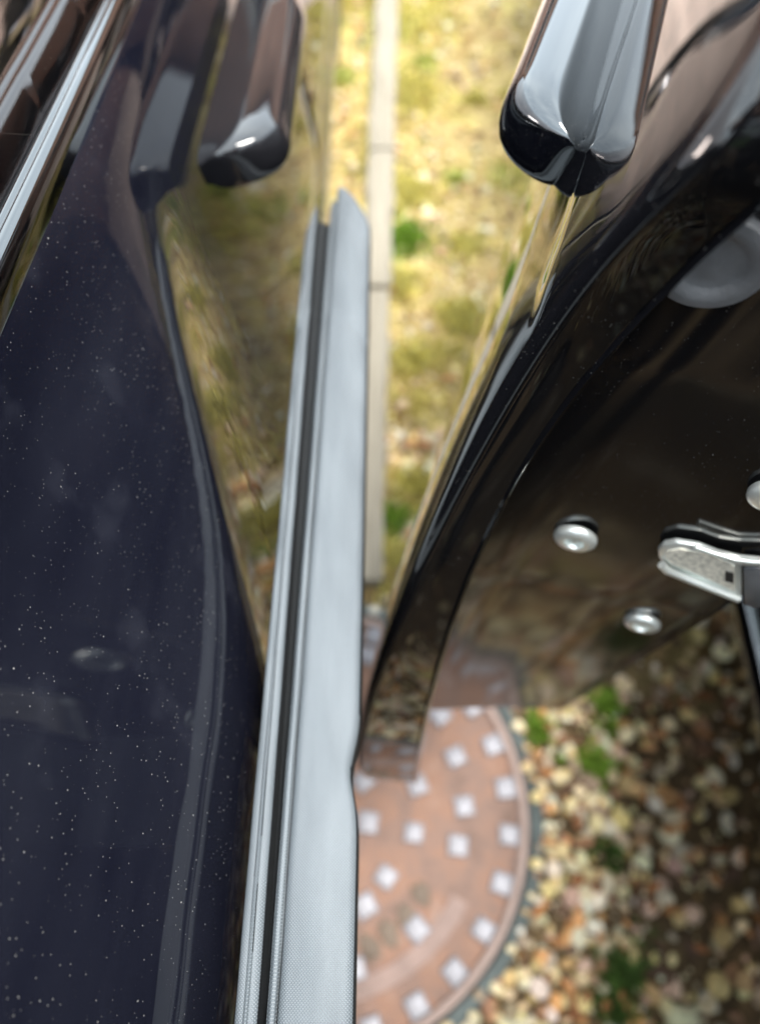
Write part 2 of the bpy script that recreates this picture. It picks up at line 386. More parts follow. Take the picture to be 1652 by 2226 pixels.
# ---- moss: tiny blades in cushions
def moss(name, spots, seed):
    g = np.random.default_rng(seed); V = []; F = []; C = []
    for (x, y, r, n, tone) in spots:
        for _ in range(n):
            q = g.uniform(0, 2 * math.pi); rr = r * math.sqrt(g.random()) * g.uniform(.35, 1.45) * (1 + .35 * math.sin(3 * q + x * 40))
            px, py = x + rr * math.cos(q), y + rr * math.sin(q) * g.uniform(.7, 1.2)
            bx = BOARD_L(py)
            if (bx - .002 < px < bx + .06 and py > .43) or math.hypot(px - MC[0], py - MC[1]) < MR - .012: continue
            h = g.uniform(.004, .013) * max(.35, 1.2 - rr / r * .6); b = g.uniform(0, math.pi); wd = g.uniform(.0015, .004)
            zz = .000 + .010 * max(0, 1 - (rr / r) ** 2)
            dx, dy = wd * math.cos(b), wd * math.sin(b); lx, ly = g.normal(0, .004, 2); k = len(V)
            V += [(px - dx, py - dy, zz - .01), (px + dx, py + dy, zz - .01), (px + dx * .7 + lx, py + dy * .7 + ly, zz + h * .7), (px + lx * 1.8, py + ly * 1.8, zz + h), (px - dx * .7 + lx, py - dy * .7 + ly, zz + h * .7)]
            F.append((k, k + 1, k + 2, k + 3, k + 4))
            c = np.array(tone) * g.uniform(.7, 1.25); C += [(*c, 1)] * 5
    me = bpy.data.meshes.new(name); me.from_pydata(V, [], F); me.update()
    a = me.color_attributes.new('tint', 'FLOAT_COLOR', 'POINT'); a.data.foreach_set('color', np.array(C, np.float32).ravel())
    me.materials.append(M_moss); return tag(link(bpy.data.objects.new(name, me)), kind='stuff')
GR = (.26, .42, .05); YG = (.74, .68, .24); DG = (.09, .17, .03)
spots = []
for (x, y, r, n, tn) in [(1315, 1530, .026, 330, GR), (1290, 1660, .030, 300, GR), (1160, 1585, .025, 350, GR), (1345, 2110, .040, 380, DG), (1335, 2195, .030, 260, DG),
                         (845, 1215, .05, 900, YG), (850, 1130, .04, 500, GR), (1000, 690, .055, 650, YG), (900, 780, .05, 500, YG), (880, 60, .10, 500, YG), (885, 200, .10, 900, YG), (880, 420, .07, 800, YG),
                         (870, 520, .07, 800, GR), (860, 620, .06, 700, YG), (905, 1060, .05, 500, YG), (1010, 540, .05, 400, YG), (1330, 1860, .02, 100, DG)]:
    p = ground(x, y); spots.append((p[0], p[1], r, n, tn))
for _ in range(150):
    spots.append((random.uniform(-.9, 1.1), random.uniform(.5, 2.2), random.uniform(.02, .11), 150, random.choice([YG, YG, YG, (.60, .64, .20)])))
moss('moss', spots, 5)

# ---- dead leaves and twigs on the gravel
def litter(name, n, seed):
    g = np.random.default_rng(seed); V = []; F = []; C = []
    for _ in range(n):
        x, y = g.uniform(.15, .75), g.uniform(-.4, .6)
        if g.random() < .3: x, y = g.uniform(-.1, 1.0), g.uniform(.5, 2.1)
        if math.hypot(x - MC[0], y - MC[1]) < MR: continue
        l, wd, a = g.uniform(.006, .018), g.uniform(.003, .008), g.uniform(0, 6.3); z = g.uniform(.004, .012); tl = g.uniform(-.5, .5)
        pts = [(-1, 0, 0), (-.4, .8, .3), (.4, .7, .2), (1, 0, .1), (.4, -.7, .3), (-.4, -.8, .2)]; k = len(V)
        for (p, q, h) in pts: V.append((x + l * p * math.cos(a) - wd * q * math.sin(a), y + l * p * math.sin(a) + wd * q * math.cos(a), z + h * .006 + tl * p * .004))
        V.append((x, y, z)); F += [(k + m_, k + (m_ + 1) % 6, k + 6) for m_ in range(6)]
        c = np.array([(.30, .12, .045), (.20, .10, .05), (.38, .17, .06), (.14, .08, .05)][g.integers(0, 4)]) * g.uniform(.7, 1.3); C += [(*c, 1)] * 7
    me = bpy.data.meshes.new(name); me.from_pydata(V, [], F); me.update(); a = me.color_attributes.new('tint', 'FLOAT_COLOR', 'POINT'); a.data.foreach_set('color', np.array(C, np.float32).ravel())
    me.materials.append(M_moss); return tag(link(bpy.data.objects.new(name, me)), kind='stuff')
litter('leaf_litter', 650, 9)

# ---- timber edging let into the gravel
edging = empty('timber_edging', (-.02, 1.3, -.01))
tag(edging, 'pale weathered timber edging board set on edge in the mossy gravel', 'garden edging')
for (ya, yb, dx, dz) in [(.455, 1.055, 0, .0), (1.065, 1.455, .0015, .003), (1.465, 2.35, -.001, .001), (2.36, 2.72, .001, 0)]:
    bm = bmesh.new(); box_bm(bm, (0, ya, -.05), (.056, yb, .022 + dz), .003, 2)
    bmesh.ops.subdivide_edges(bm, edges=[e for e in bm.edges if e.calc_length() > .2], cuts=40)
    for v in bm.verts:
        v.co.x += BOARD_L(v.co.y) + dx + .0016 * math.sin(v.co.y * 31 + v.co.x * 90) + .0009 * math.sin(v.co.y * 83)
        v.co.z += .0012 * math.sin(v.co.y * 47 + v.co.x * 60)
    keep(bm_obj('board', bm, M_wood, edging))

# ---- manhole cover
mh = empty('manhole_cover', (MC[0], MC[1], 0))
tag(mh, 'rusty round iron manhole cover with pale square studs in the gravel between the cars', 'manhole cover')
MT = Matrix.Translation((MC[0], MC[1], 0))
lathe('frame_ring', [(.283, -.05), (.283, .012), (.286, .014), (.296, .0125), (.301, .008), (.305, -.02), (.305, -.05)], M_ring, mh, MT, 96)
lathe('rim', [(.268, .006), (.2685, .0145), (.270, .0155), (.278, .0155), (.2805, .013), (.281, .0)], M_pale, mh, MT, 96)
lathe('cover_plate', [(.2785, -.03), (.2785, .006), (.268, .0085), (.20, .009), (.10, .0092), (.001, .0092)], M_rust, mh, MT, 96)
def stud_mesh():
    bm = bmesh.new(); s = .0143
    r = bmesh.ops.create_cube(bm, size=1)
    for v in r['verts']:
        k = 1 if v.co.z < 0 else .86
        v.co = Vector((v.co.x * 2 * s * k, v.co.y * 2 * s * k, v.co.z * .007))
    bmesh.ops.bevel(bm, geom=list(bm.edges), offset=.0022, segments=2, profile=.5, affect='EDGES')
    me = bpy.data.meshes.new('stud'); bm.to_mesh(me); bm.free(); me.materials.append(M_stud)
    me.polygons.foreach_set('use_smooth', [True] * len(me.polygons)); me.set_sharp_from_angle(angle=R(50)); return me
SM = stud_mesh()
def stud(x, y, a):
    o = link(bpy.data.objects.new('stud', SM)); o.parent = mh
    o.location = (x - MC[0], y - MC[1], .0115); o.rotation_euler = (0, 0, a)
    s = 1 + random.uniform(-.05, .05); o.scale = (s, s, 1)
N_OUT = 27
for k in range(N_OUT):
    a = R(19.7) - k * 2 * math.pi / N_OUT
    a0 = a
    stud(MC[0] + .2545 * math.cos(a0), MC[1] + .2545 * math.sin(a0), a0)
for (x, y) in [(1007, 1755), (993.5, 1840), (988.5, 1648), (906, 1710), (898.5, 1812), (838.5, 1907), (800, 1790), (812, 1350), (800, 1430), (870, 1400), (905, 1500), (830, 1520), (955, 1558), (860, 1610), (790, 1700)]:
    p = ground(x, y); rr = math.hypot(p[0] - MC[0], p[1] - MC[1])
    if rr > .238: continue
    stud(p[0], p[1], math.atan2(p[1] - MC[1], p[0] - MC[0]) + .1)
for k in range(16):                         # the side hidden below the blue-black car
    a = R(110 + k * 13.5); rr = .19 if k % 2 else .13
    stud(MC[0] + rr * math.cos(a), MC[1] + rr * math.sin(a), a)
# raised curved band and worn relief marks on the plate
def arc_band(name, rad, wd, a0, a1, m, z0, z1, n=30):
    P = []
    for i in range(n):
        a = R(a0 + (a1 - a0) * i / (n - 1))
        row = []
        for (q, z) in [(-wd / 2, z0), (-wd / 2 + .002, z1), (wd / 2 - .002, z1), (wd / 2, z0)]:
            row.append((MC[0] + (rad + q) * math.cos(a), MC[1] + (rad + q) * math.sin(a), z))
        P.append(row)
    return grid_obj(name, P, m, mh, sharp=30)
arc_band('raised_band', .213, .026, -30, -150, plain('worn_rust', (.27, .185, .16), .6, var=.3, scale=30), .0075, .0108)
for k, (x, y, l, wd) in enumerate([(915, 1945, .030, .024), (882, 1992, .030, .024), (845, 2028, .034, .024), (803, 2058, .034, .024)]):
    p = ground(x, y); bm = bmesh.new(); bmesh.ops.create_icosphere(bm, subdivisions=3, radius=1)
    for v in bm.verts:
        n_ = 1 + .22 * math.sin(v.co.x * 5 + k * 2) * math.cos(v.co.y * 6 + k); v.co = Vector((v.co.x * l / 2 * n_, v.co.y * wd / 2 * n_, v.co.z * .0032))
    bm.transform(Matrix.Translation((p[0], p[1], .0092)) @ Matrix.Rotation(R(125), 4, 'Z')); keep(bm_obj('relief_mark', bm, M_mark, mh))

# ================================================================ CARS
# side section (x, drop below the camera): full shoulder near the viewer, flatter flank further along
LOW = [(.0000, .4500), (-.0020, .5100), (-.0080, .5700), (-.0150, .6100), (-.0160, .6350), (-.0115, .6600), (-.0070, .7000), (-.0060, .7600), (-.0100, .8100), (-.0250, .8400), (-.0800, .8600)]
PA = [(-.1180, .1500), (-.1170, .1507), (-.1160, .1530), (-.1145, .1600), (-.1110, .1750), (-.1060, .1900), (-.0990, .2060), (-.0890, .2260), (-.0780, .2460), (-.0670, .2650), (-.0570, .2860), (-.0515, .3080), (-.0495, .3210), (-.0482, .3350), (-.0465, .3650), (-.0460, .4000)] + [(-.0460 + a, b) for a, b in LOW]
PB = [(-.1180, .1500), (-.1168, .1507), (-.1150, .1530), (-.1120, .1590), (-.1085, .1680), (-.1050, .1760), (-.1010, .1850), (-.0970, .1940), (-.0935, .2025), (-.0900, .2130), (-.0872, .2270), (-.0850, .2430), (-.0825, .2700), (-.0800, .3000), (-.0765, .3400), (-.0710, .3950)] + [(-.0675 + a, b) for a, b in LOW]
def resample(P, n):
    P = np.asarray(P, float); s = np.r_[0, np.cumsum(np.linalg.norm(np.diff(P, axis=0), axis=1))]
    # smooth by small corner cutting, then even steps
    for _ in range(3):
        Q = [P[0]]
        for i in range(len(P) - 1): Q += [P[i] * .75 + P[i + 1] * .25, P[i] * .25 + P[i + 1] * .75]
        Q.append(P[-1]); P = np.array(Q)
    s = np.r_[0, np.cumsum(np.linalg.norm(np.diff(P, axis=0), axis=1))]
    tq = np.linspace(0, s[-1], n); return np.stack([np.interp(tq, s, P[:, k]) for k in range(P.shape[1])], 1)
SLOPE = .134
PC = [(-.1180, .1500), (-.1168, .1507), (-.1156, .1530), (-.1140, .1570), (-.1120, .1610), (-.1098, .1650), (-.1082, .1690), (-.1072, .1730), (-.1062, .1790), (-.1050, .1860), (-.1038, .1930), (-.1020, .2040), (-.1000, .2200), (-.0950, .2600), (-.0860, .3250), (-.0745, .3950)] + [(-.0675 + a, b) for a, b in LOW]
PR = resample(PB, 84)
_pc = {}
def left_profile(Y):
    q = min(1, max(0, (Y - .06) / .26)); q = round(q * q * (3 - 2 * q), 4)
    if q not in _pc: _pc[q] = resample(np.array(PA) * (1 - q) + np.array(PC) * q, 84)
    return _pc[q]
SLOPE = .134
def slope_drop(Y): return SLOPE * 1.1 * math.tanh(Y / 1.1)
def side_pt(X, d, Y, flat=False):
    """left car: a point of the side profile carried along the car"""
    wgt = 1 if d < .42 else max(0, 1 - (d - .42) / .3)
    dd = d + slope_drop(Y) * wgt
    bow = .035 * max(0, abs(Y - .3) - .9) ** 2.2
    return (X - bow, Y, H - dd)
def arch(z, Y, wheels, r=.36):
    for wy in wheels:
        q = abs(Y - wy)
        if q < r: z = max(z, .30 + math.sqrt(r * r - q * q) * .95)
    return z
def stations(a, b, n): return np.linspace(a, b, n)

def side_panel(name, fn, ys, mt, parent, wheels=(), rows=None, flip=False):
    G = []
    for Y in ys:
        row = []
        for (X, d) in (left_profile(Y) if rows is None else rows):
            x, y, z = fn(X, d, Y)
            row.append((x, y, arch(z, Y, wheels)))
        G.append(row)
    return grid_obj(name, G, mt, parent, thick=.0012, flip=flip)

def wheel(parent, x, y, side):
    M = Matrix.Translation((x, y, .315)) @ Matrix.Rotation(R(90) * side, 4, 'Y')
    ty = lathe('wheel', [(.20, -.10), (.29, -.10), (.318, -.08), (.325, -.04), (.325, .04), (.318, .08), (.29, .10), (.215, .10), (.205, .07), (.001, .06)], M_tyre, parent, M, 40)
    bm = bmesh.new()
    for k in range(5):
        b2 = bmesh.new(); box_bm(b2, (.03, -.022, .062), (.205, .022, .088), .006, 1); b2.transform(Matrix.Rotation(k * 2 * math.pi / 5, 4, 'Z'))
        tmp = bpy.data.meshes.new('t'); b2.to_mesh(tmp); b2.free(); bm.from_mesh(tmp); bpy.data.meshes.remove(tmp)
    r = bmesh.ops.create_cone(bm, cap_ends=True, segments=24, radius1=.05, radius2=.045, depth=.03, matrix=Matrix.Translation((0, 0, .08)))
    bm.transform(M); keep(bm_obj('rim', bm, M_alloy, ty))

def car_shell(root, fn, mir, y0, y1, face, paintm, wheels, door_ys, open_door=None, hi=None):
    """near side = fn, far side = mir(fn); face = +1 when the bonnet points to +Y"""
    cuts = [y0] + list(door_ys) + [y1]
    for side in (0, 1):
        f = fn if side == 0 else (lambda X, d, Y: mir(*fn(X, d, Y)))
        for i in range(len(cuts) - 1):
            a, b = cuts[i] + .002, cuts[i + 1] - .002
            if side == 0 and open_door == i: continue
            isdoor = 0 < i < len(cuts) - 2
            dens = 90 if (side == 0 and hi == i) else 26
            nm = 'door' if isdoor else 'wing'
            p = side_panel(nm, f, stations(a, b, dens), paintm, root, wheels, flip=bool(side) ^ (fn is right_pt))
            if side == 0 and hi == i: root['_hi'] = p.name
    return

# ---------- the left, dusty car: bonnet towards the viewer, near side faces +X
LC = empty('parked_car', (-.95, .2, 0))
tag(LC, 'dusty blue-black car on the left with its closed door facing the gap', 'car')
LXC = -.95
def left_pt(X, d, Y): return side_pt(X, d, Y)
def left_mir(x, y, z): return (2 * LXC - x, y, z)
def right_pt(X, d, Y): return None
L_CUTS = [-.62, .72, 1.55]; LY0, LY1 = -1.95, 2.35; LW = (-1.25, 1.85)
for side in (0, 1):
    f = left_pt if side == 0 else (lambda X, d, Y: left_mir(*left_pt(X, d, Y)))
    cuts = [LY0] + L_CUTS + [LY1]
    for i in range(4):
        a, b = cuts[i] + .002, cuts[i + 1] - .002
        nm = ['front_wing', 'door', 'door', 'rear_wing'][i]
        p = side_panel(nm, f, stations(a, b, 110 if (side == 0 and i == 1) else 30), M_left, LC, LW, flip=bool(side))
        if side == 0 and i == 1: LDOOR = p
# underfloor, bonnet, boot deck, bumpers
def deck(name, f, fm, ys, m, parent, hump=.03, dz=0.):
    G = []
    for Y in ys:
        a = np.array(f(-.118, .150, Y)); b = np.array(fm(-.118, .150, Y)); row = []
        for k in range(13):
            tt = k / 12; p = a * (1 - tt) + b * tt; p[2] += hump * math.sin(math.pi * tt) ** .6 + dz; row.append(p)
        G.append(row)
    return grid_obj(name, G, m, parent, thick=.002)
fm_l = lambda X, d, Y: left_mir(*left_pt(X, d, Y))
deck('bonnet', left_pt, fm_l, stations(LY0, -.85, 14), M_left, LC)
deck('boot_lid', left_pt, fm_l, stations(1.95, LY1, 10), M_left, LC)
def end_cap(name, f, fm, Y, out_, m, parent):
    rows = PR[::6]; G = []
    for ri, (X, d) in enumerate(rows):
        a = np.array(f(X, d, Y)); b = np.array(fm(X, d, Y)); row = []; hump_ = .03 * max(0, 1 - ri / 1.0); grow = min(1, .12 + ri / 5)
        for k in range(11):
            tt = k / 10; p = a * (1 - tt) + b * tt; p[1] += out_ * grow * math.sin(math.pi * tt) ** .5; p[2] += hump_ * math.sin(math.pi * tt) ** .6; row.append(p)
        G.append(row)
    return grid_obj(name, G, m, parent, thick=.003)
end_cap('bumper', left_pt, fm_l, LY0, -.14, M_left, LC); end_cap('bumper', left_pt, fm_l, LY1, .12, M_left, LC)
box('underfloor', (2 * LXC + .16, LY0 + .1, .235), (-.16, LY1 - .1, .26), M_rubber, LC)
for wy in LW:
    wheel(LC, -.195, wy, 1); wheel(LC, 2 * LXC + .195, wy, -1)
# greenhouse
def green(root, f, fm, xin, ya, yb, ra, rb, ztop, mg, mp, sgn):
    """side glass leaning inwards, screens and roof. sgn: direction from near side to the car's centre"""
    base = lambda F, Y: np.array(F(-.1260, .146, Y))
    def top(F, Y, s):
        b = base(F, Y); u = (Y - ya) / (yb - ya); yy = ra + (rb - ra) * u
        return np.array([b[0] + s * .42, yy, ztop - .05 * (2 * u - 1) ** 2])
    for side, (F, s) in enumerate(((f, sgn), (fm, -sgn))):
        G = []
        for Y in np.linspace(ya, yb, 40):
            b = base(F, Y); t_ = top(F, Y, s); row = []
            for k in range(10):
                q = k / 9; p = b * (1 - q) + t_ * q; row.append(p)
            G.append(row)
        grid_obj('side_window', G, mg, root, thick=.003, flip=(s > 0) == (side == 0))
    for Y, nm in ((ya, 'windscreen'), (yb, 'rear_window')):
        a0, b0 = base(f, Y), base(fm, Y); a1, b1 = top(f, Y, sgn), top(fm, Y, -sgn); G = []
        for k in range(8):
            q = k / 7; a = a0 * (1 - q) + a1 * q; b = b0 * (1 - q) + b1 * q
            G.append([a * (1 - tt) + b * tt + np.array([0, (-.06 if Y == ya else .06) * math.sin(math.pi * tt), .0]) for tt in np.linspace(0, 1, 9)])
        grid_obj(nm, G, mg, root, thick=.003)
    G = []
    for Y in np.linspace(ya, yb, 16):
        a, b = top(f, Y, sgn), top(fm, Y, -sgn)
        G.append([a * (1 - tt) + b * tt + np.array([0, 0, .05 * math.sin(math.pi * tt) ** .5]) for tt in np.linspace(0, 1, 13)])
    grid_obj('roof', G, mp, root, thick=.003)
green(LC, left_pt, fm_l, 0, -.95, 2.0, -.15, 1.75, 1.44, M_mirrorglass, M_left, -1)
# belt trim along the window: rubber lip, gloss moulding with two rolls
def rail(name, rows, ys, m, parent, f):
    G = [[f(X, d, Y) for (X, d) in rows] for Y in ys]
    return grid_obj(name, G, m, parent)
def roll(cx, cd, r, a0, a1, n=10, sx=1.0):
    return [(cx + sx * r * math.sin(R(a)), cd - r * math.cos(R(a))) for a in np.linspace(a0, a1, n)]
ysL = np.linspace(-.62, 1.5, 120)
rail('window_seal', [(-.1256, .1500), (-.1253, .1462), (-.1247, .1453), (-.1242, .1460), (-.1240, .1500)], ysL, M_rubber, LC, left_pt)
rail('belt_moulding', [(-.1238, .150), (-.1236, .1450), (-.1228, .1442), (-.1218, .1440), (-.1210, .1442), (-.1206, .1448), (-.1200, .1446), (-.1192, .1443), (-.1180, .1447), (-.1164, .1456), (-.1154, .1478), (-.1149, .1498), (-.1147, .1525), (-.1146, .157)], ysL, M_gloss, LC, left_pt)

# left car's door handle (its far grip towards +Y)
HSEC = [(-.004, .0090), (.004, .0105), (.012, .0120), (.0195, .0134), (.0225, .0139), (.0255, .0136), (.033, .0126), (.0405, .0105), (.0452, .0050), (.0470, -.0040), (.0455, -.0105), (.0400, -.0135), (.0300, -.0150), (.0180, -.0145), (.0080, -.0125), (-.004, -.0090)]
def handle(name, parent, m, base, U, W, Z, length, sw=1.0, n=60):
    """pull handle: broad tapering grip with a ridge along its top; U along the door, W outwards, Z up; base = foot on the skin"""
    sec = resample(HSEC, 40) * np.array([sw, 1.0]); P = []
    for i in range(n):
        q = .5 - .5 * math.cos(math.pi * i / (n - 1)); e = q * length; e2 = (1 - q) * length
        k = max(0, 1 - (1 - min(1, e / .030)) ** 2.6) ** (1 / 2.2); k2 = math.sqrt(max(0, 1 - (1 - min(1, e2 / .06)) ** 2))
        kk = min(k, k2); row = []
        for (w_, z_) in sec:
            w0 = .019 * sw
            ww = w_ * (.02 + .98 * kk) if w_ > 0 else w_; zz = z_ * (.45 + .55 * kk ** .6)
            row.append(base + U * e + W * ww + Z * zz)
        P.append(row)
    V = np.array(P).reshape(-1, 3); m_ = len(sec); F = grid_faces(n, m_, closed=True)
    F.append(tuple(range(m_))[::-1]); F.append(tuple((n - 1) * m_ + k for k in range(m_)))
    o = mesh_obj(name, V, F, m, parent, sharp=60)
    bm = bmesh.new(); bm.from_mesh(o.data); bmesh.ops.recalc_face_normals(bm, faces=bm.faces); bm.to_mesh(o.data); bm.free()
    return keep(o)
A = lambda *v: np.array(v, float)
dl = math.atan(SLOPE)
handle('handle', LDOOR, M_lhandle, A(-.0885, .338, H - .264), A(0, math.cos(dl), -math.sin(dl)), A(.985, 0, .17), A(-.17, 0, .985), .23, .88)

# ---------- the right car, bonnet away from the viewer, near side faces -X, front door open
RC = empty('parked_car', (1.22, .2, 0))
tag(RC, 'shiny black car on the right with its front door standing open over the manhole cover', 'car')
RXC = 1.235; OFF = .385
def right_side(X, d, Y):
    bow = .035 * max(0, abs(Y - .1) - .9) ** 2.2
    return (OFF - (X + .066) + bow, Y, H - d)
def rm(X, d, Y):
    x, y, z = right_side(X, d, Y); return (2 * RXC - x, y, z)
RY0, RY1 = -2.1, 2.2; RW = (-1.35, 1.55)
rc = [RY0, -.78, .10, 1.17, RY1]
for side in (0, 1):
    f = right_side if side == 0 else rm
    for i in range(4):
        if side == 0 and i == 2: continue
        nm = ['rear_wing', 'door', 'door', 'front_wing'][i]
        p = side_panel(nm, f, stations(rc[i] + .002, rc[i + 1] - .002, 36), M_right, RC, RW, rows=PR, flip=not bool(side))
        if side == 0 and i == 1:
            handle('handle', p, M_gloss, A(*right_side(-.07, .235, -.12)), A(0, 1, 0), A(-.985, 0, .17), A(.17, 0, .985), .2)
deck('bonnet', right_side, rm, stations(1.25, RY1, 14), M_right, RC)
deck('boot_lid', right_side, rm, stations(RY0, -1.75, 10), M_right, RC)
end_cap('bumper', right_side, rm, RY0, -.14, M_right, RC); end_cap('bumper', right_side, rm, RY1, .14, M_right, RC)
box('underfloor', (OFF + .10, RY0 + .1, .235), (2 * RXC - OFF - .10, RY1 - .1, .27), M_rubber, RC)
for wy in RW:
    wheel(RC, OFF + .145, wy, -1); wheel(RC, 2 * RXC - OFF - .145, wy, 1)
# side glass (rear half on the open side), screens, roof
def green_right():
    g0 = lambda Y, s: np.array([(OFF + .0575) if s < 0 else (2 * RXC - OFF - .0575), Y, H - .145])
    def tp(Y, s, ya=-1.75, yb=1.35, ra=-1.55, rb=.55):
        b = g0(Y, s); u = (Y - ya) / (yb - ya); return np.array([b[0] - s * .20, ra + (rb - ra) * u, 1.50 - .05 * (2 * u - 1) ** 2])
    for s, lo, hi_ in ((-1, -1.75, -.02), (1, -1.75, 1.35)):
        G = []
        for Y in np.linspace(lo, hi_, 26):
            b, t_ = g0(Y, s), tp(Y, s); G.append([b * (1 - q) + t_ * q + np.array([s * .035 * math.sin(math.pi * q), 0, 0]) for q in np.linspace(0, 1, 9)])
        grid_obj('side_window', G, M_clear, RC, thick=.003, flip=s > 0)
    for Y, nm, k in ((-1.75, 'rear_window', -.06), (1.35, 'windscreen', .06)):
        G = []
        for q in np.linspace(0, 1, 8):
            a = g0(Y, -1) * (1 - q) + tp(Y, -1) * q; b = g0(Y, 1) * (1 - q) + tp(Y, 1) * q
            G.append([a * (1 - tt) + b * tt + np.array([0, k * math.sin(math.pi * tt), 0]) for tt in np.linspace(0, 1, 9)])
        grid_obj(nm, G, M_clear, RC, thick=.003)
    G = []
    for Y in np.linspace(-1.75, 1.35, 16):
        a, b = tp(Y, -1), tp(Y, 1); G.append([a * (1 - tt) + b * tt + np.array([0, 0, .05 * math.sin(math.pi * tt) ** .5]) for tt in np.linspace(0, 1, 13)])
    grid_obj('roof', G, M_right, RC, thick=.003)
green_right()
# sill, pillar and cabin seen through the opening
sill = [(OFF + .10, .29), (OFF + .03, .30), (OFF + .006, .315), (OFF + .000, .335), (OFF + .004, .352), (OFF + .02, .362), (OFF + .06, .366), (OFF + .12, .366)]
grid_obj('sill', [[(x, Y, z) for (x, z) in sill] for Y in np.linspace(.06, 1.2, 20)], M_right, RC, thick=.002)
tube('sill_trim', [(OFF - .004, Y, .352) for Y in np.linspace(.02, 1.1, 12)], .013, M_gloss, RC, 14)
box('floor_pan', (OFF + .10, .0, .30), (2 * RXC - OFF - .1, 1.25, .33), M_cloth, RC)
box('pillar', (OFF + .03, .00, .33), (OFF + .15, .10, 1.45), M_right, RC, .02, 3)
sb = box('seat', (OFF + .16, -.10, .42), (OFF + .66, .62, .60), M_cloth, RC, .05, 3)
box('backrest', (OFF + .16, -.22, .58), (OFF + .66, -.02, 1.18), M_cloth, sb, .05, 3)
box('dashboard', (OFF + .12, 1.0, .62), (2 * RXC - OFF - .12, 1.3, .97), M_plastic, RC, .05, 3)

# ---------- the open door
a_ = R(18); U = A(math.sin(a_), math.cos(a_), 0); W = A(math.cos(a_), -math.sin(a_), 0)
Opx = [(1652, 140, .085), (1500, 330, .100), (1350, 520, .123), (1200, 690, .155), (1090, 860, .190), (1000, 1020, .225), (920, 1190, .270), (860, 1340, .320), (815, 1470, .370), (787, 1560, .430), (777, 1620, .490), (775, 1670, .550), (782, 1712, .600)]
Spx = [(1652, 430, .111), (1440, 640, .143), (1250, 870, .190), (1170, 970, .211), (1100, 1080, .239), (1010, 1260, .293), (965, 1400, .343), (940, 1500, .390), (912, 1620, .490), (902, 1680, .560)]
def fit(px, deg):
    P = np.array([at(*q) for q in px]); d = np.array([q[2] for q in px]); l = np.log(d)
    cx_, cy_ = np.polyfit(l, P[:, 0], deg), np.polyfit(l, P[:, 1], deg)
    return lambda dd: A(np.polyval(cx_, math.log(dd)), np.polyval(cy_, math.log(dd)), H - dd)
Of, Sf_ = fit(Opx, 5), fit(Spx, 4)
def Sf(d):
    if d < .13: o = Of(d); s13 = Sf_(.13) - Of(.13); return o + s13 * A(1, 1, 0)
    if d > .56: o = Of(d); s = Sf_(.56) - Of(.56); return o + s * A(1, 1, 0)
    return Sf_(d)
Ipx = np.array([(.06, .172), (.20, .166), (.3234, .152), (.416, .1485), (.503, .1456), (.62, .143)])
def endY(X, d): return .160 + .02 * max(0, (d - .33) / .29) - .325 * (X - .03)
def plate0(d):
    s_ = Sf(min(d, .6)); y = s_[1] + .0105; return A(s_[0] + .0035 + .006, y + .55 * max(0, endY(s_[0], d) - y), H - d)
def If(d): X = np.interp(d, Ipx[:, 0], Ipx[:, 1]); return A(X, endY(X, d), H - d)
DD = np.concatenate([np.linspace(.075, .30, 46), np.linspace(.31, .60, 34), np.linspace(.6012, .607, 6)])
UL = np.concatenate([np.array([.006, .012, .02, .03, .045]), np.linspace(.06, 1.03, 46)])
DL = 1.03
rows = []
